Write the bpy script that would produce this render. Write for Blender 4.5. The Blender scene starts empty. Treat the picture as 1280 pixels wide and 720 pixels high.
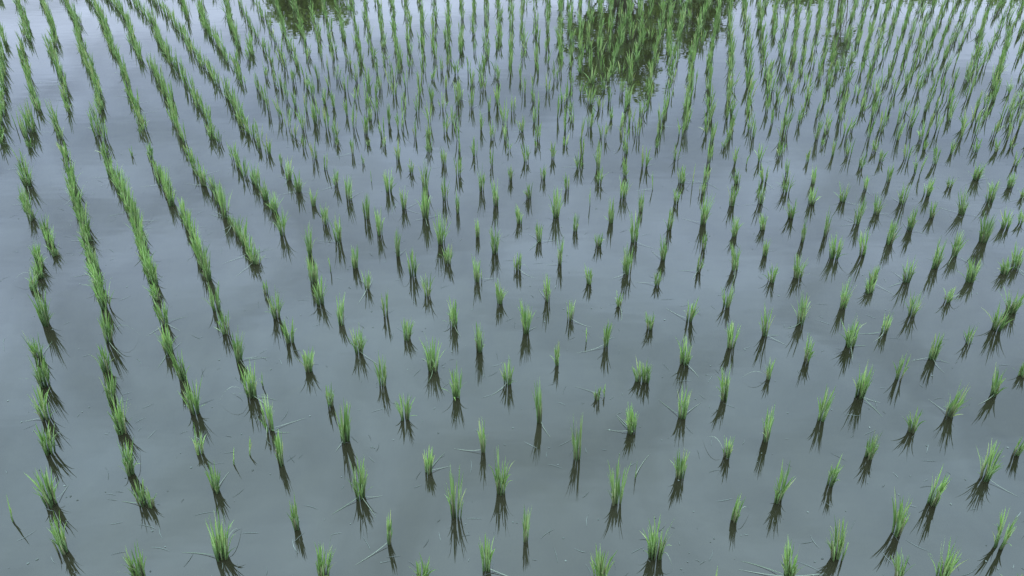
import bpy, math, random
from mathutils import Vector, Matrix
random.seed(11)
PI = math.pi
sc = bpy.context.scene
COL = sc.collection

# ------------------------------------------------------------------ camera
F = 984.0; PITCH = math.radians(31.0); H = 2.40      # focal length in photo pixels (1280 wide), pitch below level, height
cd = bpy.data.cameras.new('camera'); cam = bpy.data.objects.new('camera', cd); COL.objects.link(cam)
cam.location = (0, 0, H); cam.rotation_euler = (PI/2 - PITCH, 0, 0)
cd.sensor_width = 36; cd.lens = 36*F/1280; cd.clip_start = 0.05; cd.clip_end = 3000
sc.camera = cam
cp, sp = math.cos(PITCH), math.sin(PITCH)
def ray(px, py):
    u = (px-640)/F; v = (360-py)/F
    return Vector((u, cp + v*sp, -sp + v*cp))
def ground(px, py):
    d = ray(px, py); t = H/-d.z
    return Vector((d.x*t, d.y*t, 0))
def project(p):
    q = p - Vector((0, 0, H)); z = q.y*cp - q.z*sp; y = q.y*sp + q.z*cp
    return 640 + F*q.x/z, 360 - F*y/z
def mirrored(px, py, Y):          # height of a thing at depth Y whose mirror image shows at this pixel
    d = ray(px, py); t = Y/d.y
    return Vector((d.x*t, Y, -(H + d.z*t)))

# ------------------------------------------------------------------ materials
def mat(name):
    m = bpy.data.materials.new(name); m.use_nodes = True
    nt = m.node_tree; b = nt.nodes['Principled BSDF']
    return m, nt, b
def leaf_mat(name, cols, rough=.5, transl=.3, var=.35, nscale=14):
    m, nt, b = mat(name); N = nt.nodes; L = nt.links
    g = N.new('ShaderNodeNewGeometry'); r = N.new('ShaderNodeValToRGB')
    r.color_ramp.elements[0].position = 0; r.color_ramp.elements[0].color = (*cols[0], 1)
    r.color_ramp.elements[1].position = 1; r.color_ramp.elements[1].color = (*cols[-1], 1)
    for i, c in enumerate(cols[1:-1]):
        e = r.color_ramp.elements.new((i+1)/(len(cols)-1)); e.color = (*c, 1)
    L.new(g.outputs['Random Per Island'], r.inputs[0])
    n = N.new('ShaderNodeTexNoise'); n.inputs['Scale'].default_value = nscale; n.inputs['Detail'].default_value = 3
    L.new(g.outputs['Position'], n.inputs['Vector'])
    mr = N.new('ShaderNodeMapRange'); mr.inputs[1].default_value = .3; mr.inputs[2].default_value = .7
    mr.inputs[3].default_value = 1-var; mr.inputs[4].default_value = 1+var; L.new(n.outputs['Fac'], mr.inputs[0])
    oi = N.new('ShaderNodeObjectInfo'); om = N.new('ShaderNodeMapRange'); om.inputs[3].default_value = .78; om.inputs[4].default_value = 1.18
    L.new(oi.outputs['Random'], om.inputs[0]); ml = N.new('ShaderNodeMath'); ml.operation = 'MULTIPLY'
    L.new(mr.outputs[0], ml.inputs[0]); L.new(om.outputs[0], ml.inputs[1]); mr = ml
    mx = N.new('ShaderNodeVectorMath'); mx.operation = 'SCALE'
    L.new(r.outputs[0], mx.inputs[0]); L.new(mr.outputs[0], mx.inputs['Scale'])
    L.new(mx.outputs[0], b.inputs['Base Color']); b.inputs['Roughness'].default_value = rough
    b.inputs['Specular IOR Level'].default_value = .35
    t = N.new('ShaderNodeBsdfTranslucent'); L.new(mx.outputs[0], t.inputs['Color'])
    ms = N.new('ShaderNodeMixShader'); ms.inputs[0].default_value = transl
    L.new(b.outputs[0], ms.inputs[1]); L.new(t.outputs[0], ms.inputs[2])
    L.new(ms.outputs[0], N['Material Output'].inputs['Surface'])
    return m
M_leaf = leaf_mat('rice_leaf', [(.052,.105,.022),(.085,.158,.033),(.120,.200,.044),(.165,.235,.088),(.20,.22,.075)], .45, .35, .2, 6)
M_stem = leaf_mat('rice_stem', [(.040,.068,.022),(.058,.10,.030),(.08,.12,.038),(.09,.085,.045)], .55, .15, .25, 25)
M_dry  = leaf_mat('dry_leaf', [(.055,.08,.045),(.085,.10,.07),(.045,.07,.032)], .6, .2, .2, 20)
M_bits = leaf_mat('debris', [(.008,.010,.007),(.04,.05,.042),(.014,.017,.013),(.055,.065,.055)], .8, 0, .3, 9)
M_tree = leaf_mat('tree_leaf', [(.06,.095,.012),(.10,.15,.020),(.14,.195,.034),(.11,.14,.016)], .5, .42, .35, .9)
M_tree2= leaf_mat('shrub_leaf', [(.07,.11,.016),(.11,.16,.026),(.14,.19,.04)], .5, .42, .35, .9)
M_bark, nt, b = mat('bark'); b.inputs['Roughness'].default_value = .9
n = nt.nodes.new('ShaderNodeTexNoise'); n.inputs['Scale'].default_value = 12
r = nt.nodes.new('ShaderNodeValToRGB'); r.color_ramp.elements[0].color = (.05,.04,.03,1); r.color_ramp.elements[1].color = (.17,.14,.11,1)
nt.links.new(n.outputs['Fac'], r.inputs[0]); nt.links.new(r.outputs[0], b.inputs['Base Color'])
def soil(name, c0, c1, s):
    m, nt, b = mat(name); b.inputs['Roughness'].default_value = .95
    g = nt.nodes.new('ShaderNodeNewGeometry')
    n = nt.nodes.new('ShaderNodeTexNoise'); n.inputs['Scale'].default_value = s; n.inputs['Detail'].default_value = 8
    nt.links.new(g.outputs['Position'], n.inputs['Vector'])
    r = nt.nodes.new('ShaderNodeValToRGB'); r.color_ramp.elements[0].position=.35; r.color_ramp.elements[1].position=.65
    r.color_ramp.elements[0].color = (*c0,1); r.color_ramp.elements[1].color = (*c1,1)
    nt.links.new(n.outputs['Fac'], r.inputs[0]); nt.links.new(r.outputs[0], b.inputs['Base Color'])
    bp = nt.nodes.new('ShaderNodeBump'); bp.inputs['Strength'].default_value=.6; bp.inputs['Distance'].default_value=.05
    nt.links.new(n.outputs['Fac'], bp.inputs['Height']); nt.links.new(bp.outputs[0], b.inputs['Normal'])
    return m
M_ground = soil('field_ground', (.025,.042,.012), (.05,.06,.022), 1.5)
M_bund = soil('bund_earth', (.025,.04,.012), (.07,.06,.038), 4)

# muddy water: murky body colour, clear mirror surface with faint ripples
M_water, nt, b = mat('paddy_water'); N = nt.nodes; L = nt.links
g = N.new('ShaderNodeNewGeometry')
n1 = N.new('ShaderNodeTexNoise'); n1.inputs['Scale'].default_value = .55; n1.inputs['Detail'].default_value = 5; n1.inputs['Distortion'].default_value = .6
L.new(g.outputs['Position'], n1.inputs['Vector'])
n1b = N.new('ShaderNodeTexNoise'); n1b.inputs['Scale'].default_value = 5; n1b.inputs['Detail'].default_value = 6; n1b.inputs['Distortion'].default_value = .8
L.new(g.outputs['Position'], n1b.inputs['Vector'])
ad = N.new('ShaderNodeMath'); ad.operation = 'MULTIPLY_ADD'; ad.inputs[1].default_value = .35; L.new(n1b.outputs['Fac'], ad.inputs[0]); 
sc1 = N.new('ShaderNodeMath'); sc1.operation='MULTIPLY'; sc1.inputs[1].default_value=.65; L.new(n1.outputs['Fac'], sc1.inputs[0]); L.new(sc1.outputs[0], ad.inputs[2])
r = N.new('ShaderNodeValToRGB'); r.color_ramp.elements[0].position=.36; r.color_ramp.elements[1].position=.64
WB0, WB1 = (.0055,.0055,.0028), (.0098,.0098,.0054)
r.color_ramp.elements[0].color = (*WB0,1); r.color_ramp.elements[1].color = (*WB1,1)
L.new(ad.outputs[0], r.inputs[0]); L.new(r.outputs[0], b.inputs['Base Color'])
b.inputs['IOR'].default_value = 1.333; b.inputs['Roughness'].default_value = .0
w = N.new('ShaderNodeTexNoise'); w.inputs['Scale'].default_value = 6.5; w.inputs['Detail'].default_value = 2.2; w.inputs['Roughness'].default_value = .42
mp = N.new('ShaderNodeMapping'); mp.inputs['Scale'].default_value = (.45, 1.5, 1); L.new(g.outputs['Position'], mp.inputs[0]); L.new(mp.outputs[0], w.inputs['Vector'])
w2 = N.new('ShaderNodeTexNoise'); w2.inputs['Scale'].default_value = 3; L.new(g.outputs['Position'], w2.inputs['Vector'])
mm = N.new('ShaderNodeMath'); mm.operation='MULTIPLY_ADD'; mm.inputs[1].default_value = 1.5
L.new(w2.outputs['Fac'], mm.inputs[0]); L.new(w.outputs['Fac'], mm.inputs[2])
bp = N.new('ShaderNodeBump'); bp.inputs['Strength'].default_value = 1; bp.inputs['Distance'].default_value = .00045
L.new(mm.outputs[0], bp.inputs['Height']); L.new(bp.outputs[0], b.inputs['Normal'])

# ------------------------------------------------------------------ helpers
class MB:
    def __init__(s): s.v = []; s.f = []
    def ribbon(s, pts, widths, side):
        i0 = len(s.v)
        for p, w in zip(pts, widths):
            s.v.append(p - side*w*.5); s.v.append(p + side*w*.5)
        for i in range(len(pts)-1):
            a = i0 + 2*i; s.f.append((a, a+1, a+3, a+2))
    def tube(s, pts, rads, k=5):
        i0 = len(s.v)
        for j, (p, r) in enumerate(zip(pts, rads)):
            d = (pts[min(j+1, len(pts)-1)] - pts[max(j-1, 0)]).normalized()
            a = d.orthogonal().normalized(); b = d.cross(a)
            for i in range(k):
                t = 2*PI*i/k; s.v.append(p + (a*math.cos(t) + b*math.sin(t))*r)
        for j in range(len(pts)-1):
            for i in range(k):
                q = i0 + j*k
                s.f.append((q+i, q+(i+1)%k, q+k+(i+1)%k, q+k+i))
        s.f.append(tuple(i0+i for i in range(k))[::-1]); s.f.append(tuple(i0+(len(pts)-1)*k+i for i in range(k)))
    def mesh(s, name, m):
        me = bpy.data.meshes.new(name); me.from_pydata([tuple(v) for v in s.v], [], s.f)
        me.materials.append(m); me.update(); return me
    def build(s, name, m, parent=None, smooth=True):
        me = s.mesh(name, m)
        if smooth: me.shade_smooth()
        o = bpy.data.objects.new(name, me); COL.objects.link(o)
        if parent: o.parent = parent
        return o
def tag(o, label=None, cat=None, group=None, kind=None):
    if label: o['label'] = label
    if cat: o['category'] = cat
    if group: o['group'] = group
    if kind: o['kind'] = kind
    return o

# ------------------------------------------------------------------ rice clump
def blades(leaf, stem, dry, base, hgt, wid, n, lean, rnd, segs=5, bw=.0052, ndry=0, yaw=0):
    """hgt height, wid spread at the top, n blades; lean = sideways offset of the top"""
    nt_ = max(1, int(n//2.4))
    br = min(.036, wid*.25 + .004)
    tillers = []
    for i in range(nt_):
        a = rnd.uniform(0, 2*PI); rr = br*math.sqrt(rnd.random())
        b0 = base + Vector((math.cos(a)*rr, math.sin(a)*rr*.8, 0))
        oa = a + rnd.uniform(-.6, .6); ou = Vector((math.cos(oa), math.sin(oa), 0))
        reach = wid*.5*(.10 + .72*rr/br)*rnd.uniform(.5, 1.15)
        tillers.append((b0, ou, reach))
        if stem is not None:
            hs = hgt*rnd.uniform(.30, .5)
            top = b0 + Vector((0, 0, hs)) + lean*(hs/hgt) + ou*reach*.4
            stem.tube([b0 - Vector((0,0,.03)) - ou*.003, b0.lerp(top, .5), top], [.0036, .0030, .0015], 4)
    for i in range(n):
        b0, ou, reach = tillers[i % nt_]
        hb = hgt*(rnd.uniform(.5, 1.1) if i else 1.05)
        if rnd.random() < .18: hb *= .6
        ja = rnd.gauss(0, .8); c, s_ = math.cos(ja), math.sin(ja)
        o = Vector((ou.x*c - ou.y*s_, ou.x*s_ + ou.y*c, 0))
        rch = reach*rnd.uniform(.5, 1.25) + rnd.uniform(0, .10)*wid
        if rnd.random() < .12: rch += wid*rnd.uniform(.2, .5); hb *= .85
        drp = rnd.uniform(0, .10) if rnd.random() < .75 else rnd.uniform(.12, .35)
        start = .0 if rnd.random() < .4 else rnd.uniform(.1, .3)
        pts = []; ws = []
        wb = bw*rnd.uniform(.75, 1.3)
        for k in range(segs+1):
            t = k/segs; tt = start + (1-start)*t
            p = b0 + Vector((0, 0, hb*(tt - drp*tt**3))) + o*rch*(.35*tt + .65*tt**2.2)*(1+drp*1.2) + lean*(tt*hb/hgt)
            pts.append(p); ws.append(wb*(.55 + .6*math.sin(min(1, t*1.1+.12)*PI*.62))*(1 - t**3.5) + .0004)
        fa = rnd.uniform(0, PI); side = Vector((math.cos(fa), math.sin(fa)*.6, 0)).normalized()
        leaf.ribbon(pts, ws, side)
    for i in range(ndry):
        a = rnd.uniform(0, 2*PI); o = Vector((math.cos(a), math.sin(a), 0)); l = rnd.uniform(.07, .17)
        up = rnd.random() < .1; hh = hgt*rnd.uniform(.25, .5); kk = rnd.uniform(-.25, .25); q = Vector((-o.y, o.x, 0))
        pts = []; ws = []
        for k in range(7):
            t = k/6
            z = (hh*4*t*(1-t)*(1-t*.2) if up else .012*(1-t)**3) + .0018
            pts.append(base + o*(l*t+.008) + q*(kk*l*t*t) + Vector((0, 0, z if t < 1 else .0015)))
            ws.append(.0021*(1-t**3)+.0005)
        dry.ribbon(pts, ws, q)

# measurements: tile origin in the photo, then base x,y  tip x,y  spread, all in quarter pixels
TILES = {
(0,540): "245 105 225 -20 90;255 365 200 215 100;285 350 282 270 25;315 600 260 465 90;650 210 625 70 80;715 365 680 265 70;757 375 752 300 35;700 735 660 590 100;1000 110 985 10 50;1080 300 1055 180 60;1110 635 1085 480 110;62 450 45 345 22;1162 165 1158 100 8;1247 120 1240 60 8",
(320,540): "130 165 110 30 50;205 485 180 350 50;335 730 325 580 100;445 45 435 -120 80;525 330 520 160 100;860 205 860 95 55;665 560 663 430 35;1000 430 1000 230 80;1135 100 1130 -45 35;1225 305 1225 130 80;1150 690 1145 550 70;830 745 840 660 120",
(640,540): "325 140 325 -40 60;520 360 530 200 80;840 230 845 110 70;1072 125 1085 30 40;1268 45 1290 -100 60;65 545 70 410 45;715 625 725 460 120;1105 445 1130 340 50;440 745 440 620 110;615 230 620 150 22",
(960,540): "50 345 90 205 90;310 265 350 150 60;500 130 530 20 70;1085 235 1130 100 90;1235 110 1270 30 60;820 360 860 220 70;640 515 680 360 90;345 635 370 480 100;1150 575 1195 440 80;870 740 920 590 110;100 735 120 600 90;650 745 680 640 60",
(0,360): "235 185 195 10 70;195 355 155 250 70;225 490 190 340 80;230 655 185 520 80;530 105 500 -20 70;545 275 525 130 60;530 415 505 290 70;565 575 550 430 70;610 725 570 590 90;790 60 760 -10 60;825 180 800 80 70;845 320 825 200 80;915 460 870 330 70;975 625 945 480 90;1080 110 1060 0 70;1130 230 1110 130 60;1195 360 1185 230 60;1260 545 1235 400 80",
(320,360): "50 30 45 -30 30;105 150 85 30 70;170 275 160 180 60;265 415 255 320 60;325 80 315 -30 80;370 590 365 490 50;425 185 418 80 45;515 325 505 215 70;558 5 555 -70 40;650 140 645 30 35;635 485 630 360 65;755 260 755 180 60;855 40 852 -60 50;885 415 880 290 90;990 190 990 75 60;1005 545 1000 420 75;745 655 740 550 75;1220 75 1215 -20 50;1120 315 1120 185 55;1260 480 1260 370 70;70 715 35 590 60;35 490 32 440 15",
(640,360): "175 65 175 -60 40;70 225 65 90 60;290 160 295 80 40;225 385 228 275 40;140 670 135 500 45;465 290 470 180 55;535 90 540 30 45;690 205 695 120 45;885 165 905 60 50;860 380 865 260 80;1070 95 1095 0 50;1095 300 1110 190 60;1265 240 1270 110 50;635 465 628 375 50;670 470 682 375 55;425 560 428 500 35;460 545 465 490 25;850 650 865 520 60;1060 565 1070 430 60;600 722 605 610 70;368 270 368 220 12",
(960,360): "5 455 25 370 45;165 180 185 50 60;190 370 215 260 50;370 100 395 -10 60;505 25 515 -40 50;410 290 435 170 80;580 225 605 140 40;455 545 480 400 80;265 660 310 530 60;715 140 745 40 60;650 455 680 350 55;820 355 850 240 55;900 70 915 0 50;1000 280 1025 200 40;1140 205 1165 90 110;1215 120 1245 20 100;1130 540 1155 420 70;1270 440 1285 380 50;905 640 960 510 80;725 715 745 620 80",
(0,180): "110 120 90 30 70;140 210 115 110 70;125 300 100 220 45;160 380 130 300 50;230 470 215 370 60;190 580 180 500 50;200 670 185 600 60;165 730 155 650 60;150 20 130 -30 40;280 560 265 500 40;330 60 305 -20 70;345 150 325 60 60;370 260 350 170 70;400 350 385 270 60;430 440 420 330 70;445 540 415 470 80;480 640 450 560 80;500 730 470 640 70;525 60 505 -20 70;560 165 540 80 60;610 240 600 140 80;650 340 640 250 70;690 430 675 340 70;710 520 690 440 80;735 600 720 520 80;770 700 745 600 90;750 70 735 0 50;790 170 775 100 60;830 240 825 140 60;860 310 850 220 50;920 380 905 280 60;965 480 955 380 45;1000 570 980 460 55;1040 680 1025 560 60;940 50 920 0 50;970 120 955 50 40;1020 210 1000 110 50;1070 240 1050 160 50;1125 370 1110 240 60;1160 410 1150 350 40;1220 510 1215 400 50;1270 600 1260 520 50;1170 80 1150 0 50;1225 160 1210 80 50;1275 200 1265 110 50;662 60 655 10 20",
(320,180): "60 50 50 -30 50;20 20 10 -40 40;10 220 5 140 30;50 280 35 190 50;90 340 80 250 70;135 455 125 340 60;10 600 5 540 40;125 110 118 50 25;165 180 158 90 40;215 240 205 150 50;285 310 275 240 45;348 400 342 310 40;415 490 400 370 55;240 20 235 -40 30;295 80 288 0 40;345 130 345 50 35;403 210 400 130 35;465 280 458 180 45;270 560 260 440 45;290 690 285 580 60;370 640 355 560 18;485 50 480 -20 35;405 10 402 -30 30;560 10 560 -30 35;555 375 550 270 50;620 455 610 340 50;500 620 495 530 50;665 240 662 145 55;740 325 735 235 40;710 560 703 440 40;785 660 780 540 60;845 225 845 105 50;848 375 845 240 60;780 145 780 70 40;712 80 710 -10 35;638 15 636 -40 25;925 500 920 370 70;960 600 955 520 45;865 40 863 -30 35;940 100 938 20 45;942 280 940 180 45;1010 155 1010 60 45;1010 345 1010 250 30;1018 40 1015 -20 25;1095 60 1095 -20 40;1178 110 1178 30 30;1130 235 1130 130 50;1110 465 1110 390 30;1195 545 1192 430 50;1200 310 1195 200 45;1108 690 1100 580 40;1132 680 1132 630 12;1265 30 1262 -20 30;1275 180 1275 110 30;537 100 535 60 20;580 190 578 150 20",
(640,180): "70 90 65 10 60;120 20 120 -20 25;155 180 155 110 30;205 70 208 -10 40;265 10 265 -40 35;85 270 80 200 45;38 400 38 320 45;275 230 275 160 30;220 370 228 250 55;315 435 318 360 35;138 490 138 410 40;30 630 30 550 35;8 630 5 570 20;240 600 242 480 35;335 120 338 40 55;350 60 350 -30 30;392 310 395 230 18;432 510 435 450 50;435 120 440 0 50;435 200 440 130 45;495 395 500 290 45;570 50 565 -30 40;565 160 565 80 50;555 270 560 180 50;610 490 618 370 50;575 650 580 530 60;645 340 652 260 30;662 115 670 20 50;720 20 722 -30 30;710 230 712 150 18;822 80 830 10 50;848 195 850 120 50;895 210 905 120 18;820 300 825 230 35;785 430 800 340 40;755 580 760 480 50;722 705 730 640 40;385 700 385 630 45;985 90 1000 0 40;965 190 975 110 40;950 250 960 180 40;955 400 970 270 60;955 530 965 450 30;930 640 945 560 35;1110 100 1120 20 60;1125 200 1130 140 50;1100 310 1110 220 50;1115 460 1125 380 60;1115 630 1125 520 50;1060 20 1070 -30 40;1240 90 1250 10 50;1260 190 1260 110 40;1240 300 1250 210 45;1255 430 1260 350 45;1265 560 1275 490 40;1170 100 1180 60 14",
(960,180): "60 60 75 -20 50;95 160 100 80 35;90 240 100 160 60;115 370 125 290 50;170 490 180 390 35;15 690 25 620 50;200 90 210 30 30;225 200 235 130 35;215 300 230 230 50;145 670 160 580 70;270 10 280 -30 40;325 60 335 -20 40;285 460 305 350 35;330 570 345 470 80;375 290 390 210 50;400 60 410 -20 60;460 120 475 50 50;490 230 500 170 40;445 400 475 290 60;470 560 480 450 50;520 700 535 620 50;540 350 560 270 60;530 40 540 -20 60;560 90 570 30 40;600 190 620 110 35;605 500 640 400 60;690 690 710 570 60;670 300 685 210 50;705 430 720 330 60;690 80 705 0 50;745 150 765 60 60;780 30 795 -20 50;795 260 815 180 55;820 370 830 300 40;835 100 850 10 50;830 620 860 500 60;920 50 940 -10 60;905 220 915 170 60;970 350 985 250 60;930 560 960 460 90;1040 180 1055 100 80;1040 40 1050 -20 50;1105 290 1130 200 70;1075 490 1100 370 70;1010 690 1030 590 80;1140 40 1150 -20 60;1235 110 1255 50 60;1210 220 1225 160 60;1185 420 1205 340 60;1262 400 1280 340 40;1235 620 1260 520 70;1180 650 1190 580 50;1215 20 1230 -30 60;1275 270 1285 220 40",
}
# farther clumps, base x,y only
FAR = {
(320,0): "10 450;45 500;70 560;95 420;125 440;155 500;120 590;160 640;190 690;200 530;290 480;255 560;300 620;345 520;360 640;395 540;365 360;410 400;450 460;500 500;460 580;490 640;400 690;550 670;560 480;560 550;605 570;560 420;595 480;665 620;715 650;625 450;695 480;745 520;755 440;805 560;820 480;820 420;880 510;870 620;865 700;800 690;945 450;935 550;945 660;1005 470;1005 530;1000 370;985 620;1080 540;1080 440;1015 700;1125 380;1135 450;1165 560;1125 650;1205 500;1195 370;1245 620;1245 700;1185 690;1060 370;880 400;930 360;690 390;500 410;235 650;20 700;310 400;250 390;215 360;635 690",
(640,0): "5 560;60 470;110 450;125 570;130 370;178 460;220 400;225 590;250 520;265 660;300 430;298 620;350 470;388 500;385 640;50 660;125 700;455 690;495 600;460 450;485 510;575 500;560 560;535 650;680 460;675 550;645 580;625 680;780 450;770 550;755 600;735 690;345 700;565 700;1210 690;1275 560;1275 480;40 400;910 430",
(960,0): "20 460;25 620;75 370;120 480;145 620;190 420;245 590;240 700;290 640;350 490;355 580;410 650;440 480;470 560;520 590;560 660;540 500;500 690;600 560;650 620;640 700;610 430;570 430;690 440;745 460;720 380;710 640;680 560;780 560;800 650;840 560;790 380;880 370;910 580;870 470;980 640;1000 500;1010 420;960 690;1040 370;1090 600;1130 480;1120 400;1170 590;1200 470;1250 650;1260 540;1220 620;1275 420;300 450;500 440;400 380;340 370;850 660;70 700;1040 550;1040 680;1130 680;930 420;1200 700",
}
ROWS = [  # rows of clumps standing close together, polylines of their bases
 ((0,0), "20 180 15 350 15 540 10 720"), ((0,0), "80 0 120 90 145 180 150 220"), ((0,0), "110 250 130 320 155 420 180 540 190 570"), ((0,0), "150 600 180 660"), ((0,0), "110 640 140 720"),
 ((0,0), "205 -10 260 110 285 240"), ((0,0), "250 230 275 320 310 400 330 480 350 590"), ((0,0), "285 620 315 720"),
 ((0,0), "310 -20 370 80 395 170 420 280 455 360 490 430 505 520 520 590"), ((0,0), "470 620 510 720"),
 ((0,0), "430 -20 500 70 535 160 560 260 610 330 640 420 660 500 690 560 720 690"),
 ((0,0), "520 -20 590 50 640 120 665 210 710 320"), ((0,0), "750 340 790 400 830 480 860 540 885 640 915 720"),
 ((0,0), "630 -20 720 70 780 140 800 220 850 300 900 360 930 430 980 500 1020 580 1060 640 1100 720"),
 ((0,0), "740 -20 830 70 900 160 930 200 970 280 1020 330 1070 400 1130 460 1170 540 1210 620 1260 700"),
 ((0,0), "890 -20 920 30 940 110"), ((0,0), "1000 20 1010 80 1050 190 1100 240 1140 320"), ((0,0), "1130 -20 1150 130 1190 220 1200 250"), ((0,0), "1250 230 1252 300"), ((0,0), "1180 310 1190 360 1222 440"),
 ((640,0), "1000 -20 950 100 915 230 890 350 880 480 870 600 855 700"), ((640,0), "1035 60 1010 220 985 320 990 420 1000 520 980 600 965 700"),
 ((640,0), "1090 -20 1090 150 1095 300 1090 420 1085 560 1085 680"), ((640,0), "1165 -20 1170 150 1175 300 1185 450 1180 570"),
 ((640,0), "1230 0 1250 200 1260 300 1275 420"), ((640,0), "870 50 830 170 820 320"), ((640,0), "800 40 780 150 790 300 790 420"),
 ((640,0), "760 40 740 180 700 350 680 470"), ((640,0), "640 40 650 150 640 230 620 340"), ((640,0), "560 120 540 250 500 330 465 430"),
 ((960,0), "1220 100 1180 260 1150 380 1100 560"), ((960,0), "1090 90 1060 180 1040 270 1000 400"),
]
recs = []
for (ox, oy), s in TILES.items():
    for e in s.split(';'):
        bx, by, tx, ty, w = map(float, e.split())
        recs.append((ox+bx/4, oy+by/4, ox+tx/4, oy+ty/4, w/4))
extra = []
tl = [q for q in recs if q[0] < 330 and 175 < q[1] < 375]
for a in tl:            # the rows at the left stand closer together than single clumps can be told apart
    best = None
    for b_ in tl:
        dx, dy = b_[0]-a[0], b_[1]-a[1]
        if 12 < dy < 34 and -2 < dx < dy*.75 and (best is None or dy < best[1]-a[1]): best = b_
    if best and best[1]-a[1] > 15:
        extra.append(tuple((a[i]+best[i])/2 for i in range(5)))
recs += extra
recs.sort(key=lambda r: -min(r[1], 719))
def metric(rec):
    x, y, tx, ty, w = rec
    p = ground(x, y)
    d = (p - Vector((0,0,H))); z = p.y*cp + H*sp
    lo, hi = .02, .6
    for _ in range(30):
        m_ = (lo+hi)/2
        if project(p + Vector((0,0,m_)))[1] > ty: lo = m_
        else: hi = m_
    hgt = lo; ppm = F/z
    lean = (tx - project(p + Vector((0,0,hgt)))[0])/ppm
    return p, hgt, w/ppm, lean
info = [(r,)+metric(r) for r in recs]
NIND = 298
near, rest = info[:NIND], info[NIND:]

SPECIAL = {  # clumps that have something to be known by
 (1245,411): 'widest bushy rice clump, a tangle with dry leaves by the right edge',
}
used = set()
def place_words(x, y):
    return '%d percent across and %d percent down the photo' % (round(x/12.8), round(y/7.2))
for i, (r, p, hgt, wid, lean) in enumerate(near):
    rnd = random.Random(1000+i)
    sparse = r[4] < 7
    n = 3 + int(rnd.random()*2) if sparse else int(max(8, min(46, 7 + r[4]*1.4*rnd.uniform(.8, 1.2)*(1 + (720-r[1])/720*.9))))
    ndry = (0 if rnd.random() < .5 else rnd.choice((1, 1, 2, 3))) if not sparse else (1 if rnd.random() < .3 else 0)
    root = bpy.data.objects.new('rice_clump', None); COL.objects.link(root); root.location = p; root.empty_display_size = .05
    lf, st, dr = MB(), MB(), MB()
    blades(lf, st, dr, Vector((0,0,0)), hgt*1.27, max(min(wid*.9, hgt*.60), .02), n, Vector((lean, rnd.gauss(0, .012), 0)), rnd, 6, .0037 if not sparse else .004, ndry)
    lf.build('leaves', M_leaf, root); st.build('stems', M_stem, root)
    if dr.v: dr.build('dry_leaf', M_dry, root)
    h_ = 'tall ' if hgt > .185 else ('short ' if hgt < .125 else '')
    d_ = 'thin' if sparse or r[4] < 9.5 else ('bushy' if r[4] > 19 else 'slim' if r[4] < 13 else 'full')
    l_ = 'leaning left' if r[2]-r[0] < -4.5 else ('leaning right' if r[2]-r[0] > 4.5 else 'upright')
    lab = '%s%s rice clump %s, %s' % (h_, d_, l_, place_words(r[0], min(r[1]-(r[1]-r[3])*.35, 716)))
    for (sx, sy), t_ in SPECIAL.items():
        if abs(sx-r[0]) < 4 and abs(sy-r[1]) < 4: lab = t_
    while lab in used: lab = lab.replace(' percent down', '.5 percent down')
    used.add(lab)
    tag(root, lab, 'rice plant', 'rice clumps planted in the flooded paddy')

# farther clumps: far more than could be listed, one mass
lf, st, dr = MB(), MB(), MB(); cnt = 0
def far_clump(px, py, rnd, hs=1, seen=True):
    global cnt
    p = ground(px, py); cnt += 1
    hgt = .202*rnd.uniform(.78, 1.2)*hs; wid = .078*rnd.uniform(.55, 1.3)
    blades(lf, st, dr, p, hgt, wid, rnd.randint(8, 16), Vector((rnd.gauss(0,.010), rnd.gauss(0,.008), 0)), rnd, 4, .0064, 1 if rnd.random() < .15 else 0)
rnd = random.Random(5)
for r, p, hgt, wid, lean in rest:
    blades(lf, st, dr, p, hgt*1.24, max(min(wid*.85, hgt*.55), .03), int(max(5, min(15, r[4]*1.1+3))), Vector((lean,0,0)), rnd, 5, .006, 1 if rnd.random() < .25 else 0)
taken = [(r[0], r[1]) for r in recs]
for (ox, oy), s in FAR.items():
    for e in s.split(';'):
        x, y = map(float, e.split()); x = ox+x/4; y = oy+y/4
        if y > 180: continue
        far_clump(x, y, rnd); taken.append((x, y))
for (ox, oy), s in ROWS:
    q = list(map(float, s.split())); P = [ground(ox+q[i]/4, oy+q[i+1]/4) for i in range(0, len(q), 2)]
    acc = 0
    for a, b_ in zip(P, P[1:]):
        l = (b_-a).length; t = acc
        while t < l:
            c = a.lerp(b_, t/l) + Vector((rnd.gauss(0,.012), rnd.gauss(0,.02), 0))
            x, y = project(c); far_clump(x, y, rnd); taken.append((x, y)); t += rnd.uniform(.11, .18) if ox == 0 else rnd.uniform(.17, .27)
        acc = t - l
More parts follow.
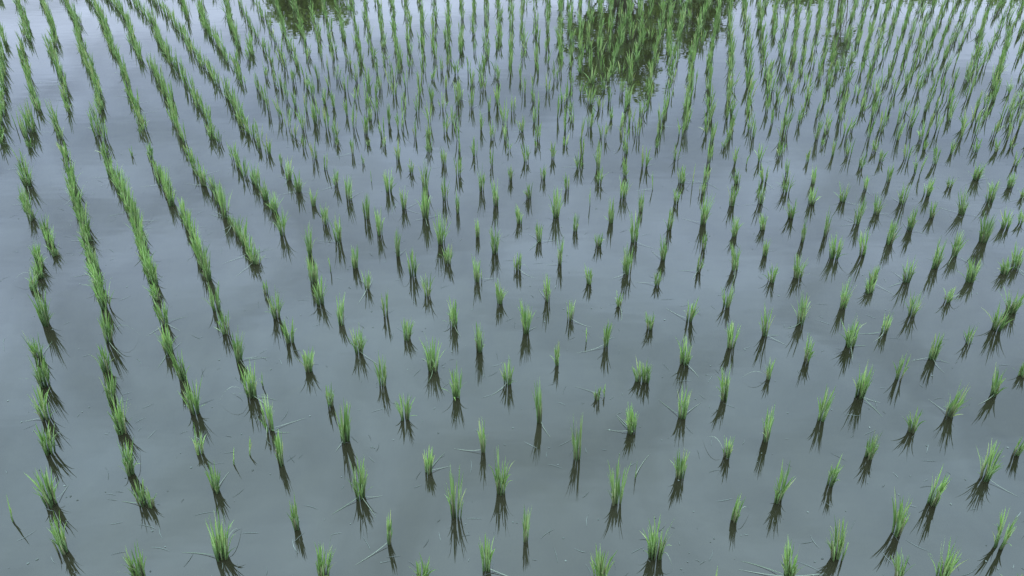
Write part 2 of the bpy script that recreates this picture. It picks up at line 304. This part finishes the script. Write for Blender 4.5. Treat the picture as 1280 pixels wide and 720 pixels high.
# the rest of the field toward the far bank, in fanned rows
def vpx(x):
    K = [(-900,-2600),(0,-60),(300,40),(400,330),(585,585),(910,910),(1200,1339),(1280,1450),(2200,3200)]
    for (a, fa), (b_, fb) in zip(K, K[1:]):
        if x <= b_: return fa + (fb-fa)*(x-a)/(b_-a)
    return K[-1][1]
grid = {}
for x, y in taken:
    g_ = ground(x, y); grid.setdefault((int(g_.x//.5), int(g_.y//.5)), []).append(g_)
def free(p, d):
    for i in (-1,0,1):
        for j in (-1,0,1):
            for q in grid.get((int(p.x//.5)+i, int(p.y//.5)+j), ()):
                if (q-p).length < d: return False
    return True
k = 0; x90 = -420.0
while x90 < 1750:
    D0, D1 = 6.2, 16.5
    left = x90 < 215
    D = D0 + (k % 2)*.17
    while D < D1:
        d = math.atan(H/D) - PITCH; y = 360 + F*math.tan(d)
        vx = vpx(x90); x = vx + (x90-vx)*(y+230)/320
        c = ground(x + rnd.gauss(0, 1.3), y + rnd.gauss(0, 1.2))
        infr = 0 < x < 1280 and y > -6
        skip = infr and (x < 262 or y > 178 or (y > 92 and rnd.random() < .25))
        if not skip and free(c, (.15 if x90 < 690 else .13) if y < 92 else (.185 if x90 < 690 else .155)) and rnd.random() > .04 and abs(c.x) < 12:
            px, py = project(c); far_clump(px, py, rnd)
            grid.setdefault((int(c.x//.5), int(c.y//.5)), []).append(c)
        D += .15 if left else (.29 if x90 < 690 else .24)
    x90 += 40 if left else (15.5 if x90 < 690 else 12.5); k += 1
# beyond the sides and the near edge of the frame
for i in range(-9, 10):
    for j in range(0, 55):
        c = Vector((i*.36 + rnd.gauss(0,.02) + (j*.0), .6 + j*.17 + rnd.gauss(0,.02), 0))
        x, y = project(c) if c.y > .3 else (0, 3000)
        if (-25 < x < 1305 and -30 < y < 745): continue
        if free(c, .15): far_clump(x, y, rnd)
o = lf.build('rice_seedlings', M_leaf)
tag(o, 'far rice seedlings in dense rows receding across the flooded paddy', 'rice plants', None, 'stuff')
o2 = st.build('stems', M_stem, o); tag(o2, kind='stuff')
o3 = dr.build('dry_leaf', M_dry, o); tag(o3, kind='stuff')
print('far clumps', cnt, 'measured', len(recs))

# floating scraps of leaf, straw and specks
bt = MB(); rnd = random.Random(77)
for i in range(1050):
    y = 720*rnd.random()**.8 + 20; x = rnd.uniform(-10, 1290); p = ground(x, y)
    if rnd.random() < .5:      # cluster round a clump
        r_ = rnd.choice(info); p = r_[1] + Vector((rnd.gauss(0,.09), rnd.gauss(0,.09), 0))
    p.z = .0016
    if rnd.random() < .55:
        a = rnd.uniform(0, PI); l = rnd.uniform(.015, .085); o = Vector((math.cos(a), math.sin(a), 0)); q = Vector((-o.y, o.x, 0)); kk = rnd.uniform(-.4, .4)
        pts = [p + o*l*t + q*kk*l*t*t for t in (0, .25, .5, .75, 1)]
        bt.ribbon(pts, [.0008, .0018, .0022, .0016, .0005], q)
    else:
        s = rnd.uniform(.0015, .005); i0 = len(bt.v); m_ = 6
        for j in range(m_):
            t = 2*PI*j/m_; bt.v.append(p + Vector((math.cos(t)*s*rnd.uniform(.5,1.4), math.sin(t)*s*rnd.uniform(.5,1.4), 0)))
        bt.f.append(tuple(range(i0, i0+m_)))
o = bt.build('floating_debris', M_bits, smooth=False)
tag(o, 'scraps of straw and leaf floating on the paddy water', 'floating debris', None, 'stuff')

# ------------------------------------------------------------------ setting
def sheet(name, x0, x1, y0, y1, z, m):
    me = bpy.data.meshes.new(name); me.from_pydata([(x0,y0,z),(x1,y0,z),(x1,y1,z),(x0,y1,z)], [], [(0,1,2,3)]); me.materials.append(m)
    o = bpy.data.objects.new(name, me); COL.objects.link(o); o['kind'] = 'structure'; return o
X0, X1, Y0, Y1 = -15, 15, -8, 18.5
sheet('water', X0, X1, Y0, Y1, 0, M_water)
sheet('ground', -1500, 1500, -1500, 1500, -.12, M_ground)
def bund(a, b_, name='bund'):
    mb = MB(); n = int((b_-a).length/.5); d = (b_-a).normalized(); q = Vector((-d.y, d.x, 0)); rn = random.Random(3)
    prof = [(-.75,-.14),(-.5,.08),(-.28,.24),(0,.28),(.3,.23),(.52,.07),(.75,-.14)]
    for i in range(n+1):
        p = a.lerp(b_, i/n)
        for (u, z) in prof: mb.v.append(p + q*(u+rn.uniform(-.05,.05)) + Vector((0,0,z+rn.uniform(-.03,.03))))
    k_ = len(prof)
    for i in range(n):
        for j in range(k_-1): mb.f.append((i*k_+j, (i+1)*k_+j, (i+1)*k_+j+1, i*k_+j+1))
    o = mb.build(name, M_bund); o['kind'] = 'structure'
for a, b_ in (((X0,Y1,0),(X1,Y1,0)), ((X0,Y0,0),(X0,Y1,0)), ((X1,Y0,0),(X1,Y1,0)), ((X0,Y0,0),(X1,Y0,0))):
    bund(Vector(a), Vector(b_))

# ------------------------------------------------------------------ trees on the far side, seen in the water
def tree(name, label, cat, group, base, top, lobes, m, nleaf, lsize, seed):
    rn = random.Random(seed)
    root = bpy.data.objects.new(name, None); COL.objects.link(root); root.location = base
    tag(root, label, cat, group)
    tr = MB(); fh = top
    trunk = [Vector((rn.gauss(0,.03)*i, rn.gauss(0,.03)*i, -.1 if i == 0 else fh*.8*i/6)) for i in range(7)]
    tr.tube(trunk, [fh*.022*(1.15-i/6) for i in range(7)], 8)
    br = []
    for (c, rad) in lobes:
        for k in range(10):
            d = Vector((rn.gauss(0,1), rn.gauss(0,1), rn.gauss(0,1))).normalized()
            e = c + Vector((d.x*rad.x, d.y*rad.y, d.z*rad.z))*rn.uniform(.55, 1.0)
            s = trunk[rn.randint(2, 5)]; mid = s.lerp(e, .5) + Vector((rn.gauss(0,.06), rn.gauss(0,.06), .08))
            tr.tube([s, mid, e], [fh*.009, fh*.005, .004], 5); br.append((mid, e))
    tr.build('trunk', M_bark, root)
    cr = MB()
    twigs = []
    for (mid, e) in br:
        for k in range(4):
            p = mid.lerp(e, rn.uniform(.3, 1.12)) + Vector((rn.gauss(0,.14), rn.gauss(0,.14), rn.gauss(0,.11)))
            twigs.append(p)
    for k in range(nleaf):
        t = rn.choice(twigs); p = t + Vector((rn.gauss(0,.10), rn.gauss(0,.10), rn.gauss(0,.09)))
        d = Vector((rn.gauss(0,1), rn.gauss(0,1), rn.gauss(0,.6)-.3)).normalized(); s = d.orthogonal().normalized()
        s = (Matrix.Rotation(rn.uniform(0, PI), 3, d) @ s)
        l = lsize*rn.uniform(.6, 1.3)
        cr.ribbon([p, p+d*l*.5, p+d*l], [l*.12, l*.42, l*.05], s)
    cr.build('crown', m, root, smooth=False)
def lobe_at(px, py_top, wpx, hpx, Y, base):
    """crown lobe whose mirror image has its tip at this pixel"""
    t = mirrored(px, py_top, Y); lo = mirrored(px, py_top-hpx, Y)
    l = mirrored(px-wpx/2, py_top-hpx/2, Y); r_ = mirrored(px+wpx/2, py_top-hpx/2, Y)
    rz = (t.z-lo.z)/2; rx = (r_.x-l.x)/2
    return (Vector((t.x, Y, t.z-rz)) - base, Vector((rx, rx*.9, rz)))
def at(px, Y): p = mirrored(px, 0, Y); return Vector((p.x, Y, -.1))
b1 = at(775, 20.5)
tree('broadleaf_tree', 'tallest dark green tree mirrored at the top, right of centre', 'tree', 'trees mirrored in the water',
     b1, 4.0, [lobe_at(752,122,60,70,20.5,b1), lobe_at(800,120,66,70,20.7,b1), lobe_at(738,84,80,70,20.2,b1), lobe_at(815,92,76,80,20.9,b1), lobe_at(775,66,130,80,20.5,b1)], M_tree, 8500, .13, 1)
b2 = at(875, 21.5)
tree('broadleaf_tree', 'lower spreading tree mirrored just right of the tallest one', 'tree', 'trees mirrored in the water',
     b2, 3.0, [lobe_at(872,68,60,80,21.5,b2), lobe_at(845,44,90,70,21.2,b2), lobe_at(900,22,40,60,21.7,b2)], M_tree, 4200, .13, 2)
b3 = at(378, 20.5)
tree('broadleaf_tree', 'green tree top mirrored at the upper left of the photo', 'tree', 'trees mirrored in the water',
     b3, 2.8, [lobe_at(387,48,40,60,20.5,b3), lobe_at(360,32,60,60,20.3,b3), lobe_at(414,26,45,60,20.8,b3)], M_tree2, 5500, .12, 3)
b4 = at(1044, 20.5)
tree('slender_tree', 'slim sparse tree tip mirrored near the top right', 'tree', 'trees mirrored in the water',
     b4, 1.9, [lobe_at(1044,90,18,24,20.5,b4)], M_tree2, 330, .12, 4)
for i, (x, yt, w_, lab) in enumerate([(985,10,120,'leafy shrub mirrored between the tallest tree and the slim tree tip'),(1130,8,170,'wide low shrub mirrored at the top edge, right of the slim tree tip'),(1245,9,130,'low shrub mirrored in the top right corner'),(660,6,90,'low shrub mirrored at the top edge left of the tallest tree')]):
    bb = at(x, 20.5+i*.2)
    tree('shrub', lab, 'shrub', 'shrubs mirrored along the top edge', bb, 1.9, [lobe_at(x,yt,w_*.5,60,20.5+i*.2,bb), lobe_at(x-w_*.25,yt-10,w_*.5,60,20.5+i*.2,bb), lobe_at(x+w_*.25,yt-7,w_*.5,60,20.5+i*.2,bb)], M_tree2, 4000, .11, 10+i)

# ------------------------------------------------------------------ overcast light
W = bpy.data.worlds.new('World'); sc.world = W; W.use_nodes = True; N = W.node_tree.nodes; L = W.node_tree.links
bg = N['Background']; bg.inputs['Strength'].default_value = .1
sky = N.new('ShaderNodeTexSky'); sky.sky_type = 'NISHITA'; sky.sun_disc = False
SE, SR = math.radians(62), math.radians(200)
sky.sun_elevation = SE; sky.sun_rotation = SR
tc = N.new('ShaderNodeTexCoord'); sep = N.new('ShaderNodeSeparateXYZ'); L.new(tc.outputs['Generated'], sep.inputs[0])
# cloud deck on a high plane
mxz = N.new('ShaderNodeMath'); mxz.operation = 'MAXIMUM'; mxz.inputs[1].default_value = .06; L.new(sep.outputs[2], mxz.inputs[0])
az = N.new('ShaderNodeMath'); az.operation='ADD'; az.inputs[1].default_value=.15; L.new(mxz.outputs[0], az.inputs[0])
dv = N.new('ShaderNodeVectorMath'); dv.operation='DIVIDE'; L.new(tc.outputs['Generated'], dv.inputs[0])
cb = N.new('ShaderNodeCombineXYZ'); [L.new(az.outputs[0], cb.inputs[i]) for i in range(3)]; L.new(cb.outputs[0], dv.inputs[1])
cn = N.new('ShaderNodeTexNoise'); cn.inputs['Scale'].default_value = 3.1; cn.inputs['Detail'].default_value = 5; cn.inputs['Roughness'].default_value=.56; cn.inputs['Distortion'].default_value=.5
L.new(dv.outputs[0], cn.inputs['Vector'])
cm = N.new('ShaderNodeMapRange'); cm.inputs[1].default_value=.33; cm.inputs[2].default_value=.69; cm.inputs[3].default_value=.80; cm.inputs[4].default_value=1.30
L.new(cn.outputs['Fac'], cm.inputs[0])
gr = N.new('ShaderNodeValToRGB'); R = gr.color_ramp
STOPS = [(0,(.19,.21,.26)),(.19,(.265,.31,.40)),(.235,(.235,.285,.38)),(.30,(.225,.285,.385)),(.448,(.47,.60,.79)),(.607,(.76,1.02,1.25)),(.77,(1.12,1.48,1.76)),(1,(1.3,1.65,1.95))]
R.elements[0].position = 0; R.elements[0].color = (*STOPS[0][1],1); R.elements[1].position = 1; R.elements[1].color = (*STOPS[-1][1],1)
for t, c in STOPS[1:-1]: e = R.elements.new(t); e.color = (*c,1)
L.new(sep.outputs[2], gr.inputs[0])
ms = N.new('ShaderNodeVectorMath'); ms.operation='SCALE'; L.new(gr.outputs[0], ms.inputs[0])
gain = N.new('ShaderNodeMath'); gain.operation='MULTIPLY'; gain.inputs[1].default_value = 13.0; L.new(cm.outputs[0], gain.inputs[0]); L.new(gain.outputs[0], ms.inputs['Scale'])
mix = N.new('ShaderNodeMix'); mix.data_type='RGBA'; mix.inputs[0].default_value = .92
L.new(sky.outputs[0], mix.inputs[6]); L.new(ms.outputs[0], mix.inputs[7]); L.new(mix.outputs[2], bg.inputs['Color'])
sd = bpy.data.lights.new('sun', 'SUN'); sd.energy = .6; sd.angle = math.radians(25); sd.color = (1,.96,.9)
so = bpy.data.objects.new('sun', sd); COL.objects.link(so)
dirn = Vector((math.sin(SR)*math.cos(SE), math.cos(SR)*math.cos(SE), math.sin(SE)))
so.rotation_euler = dirn.to_track_quat('Z', 'Y').to_euler()

vs = sc.view_settings; vs.view_transform = 'Standard'; vs.look = 'None'; vs.gamma = 1; vs.use_curve_mapping = False; vs.exposure = 2.0
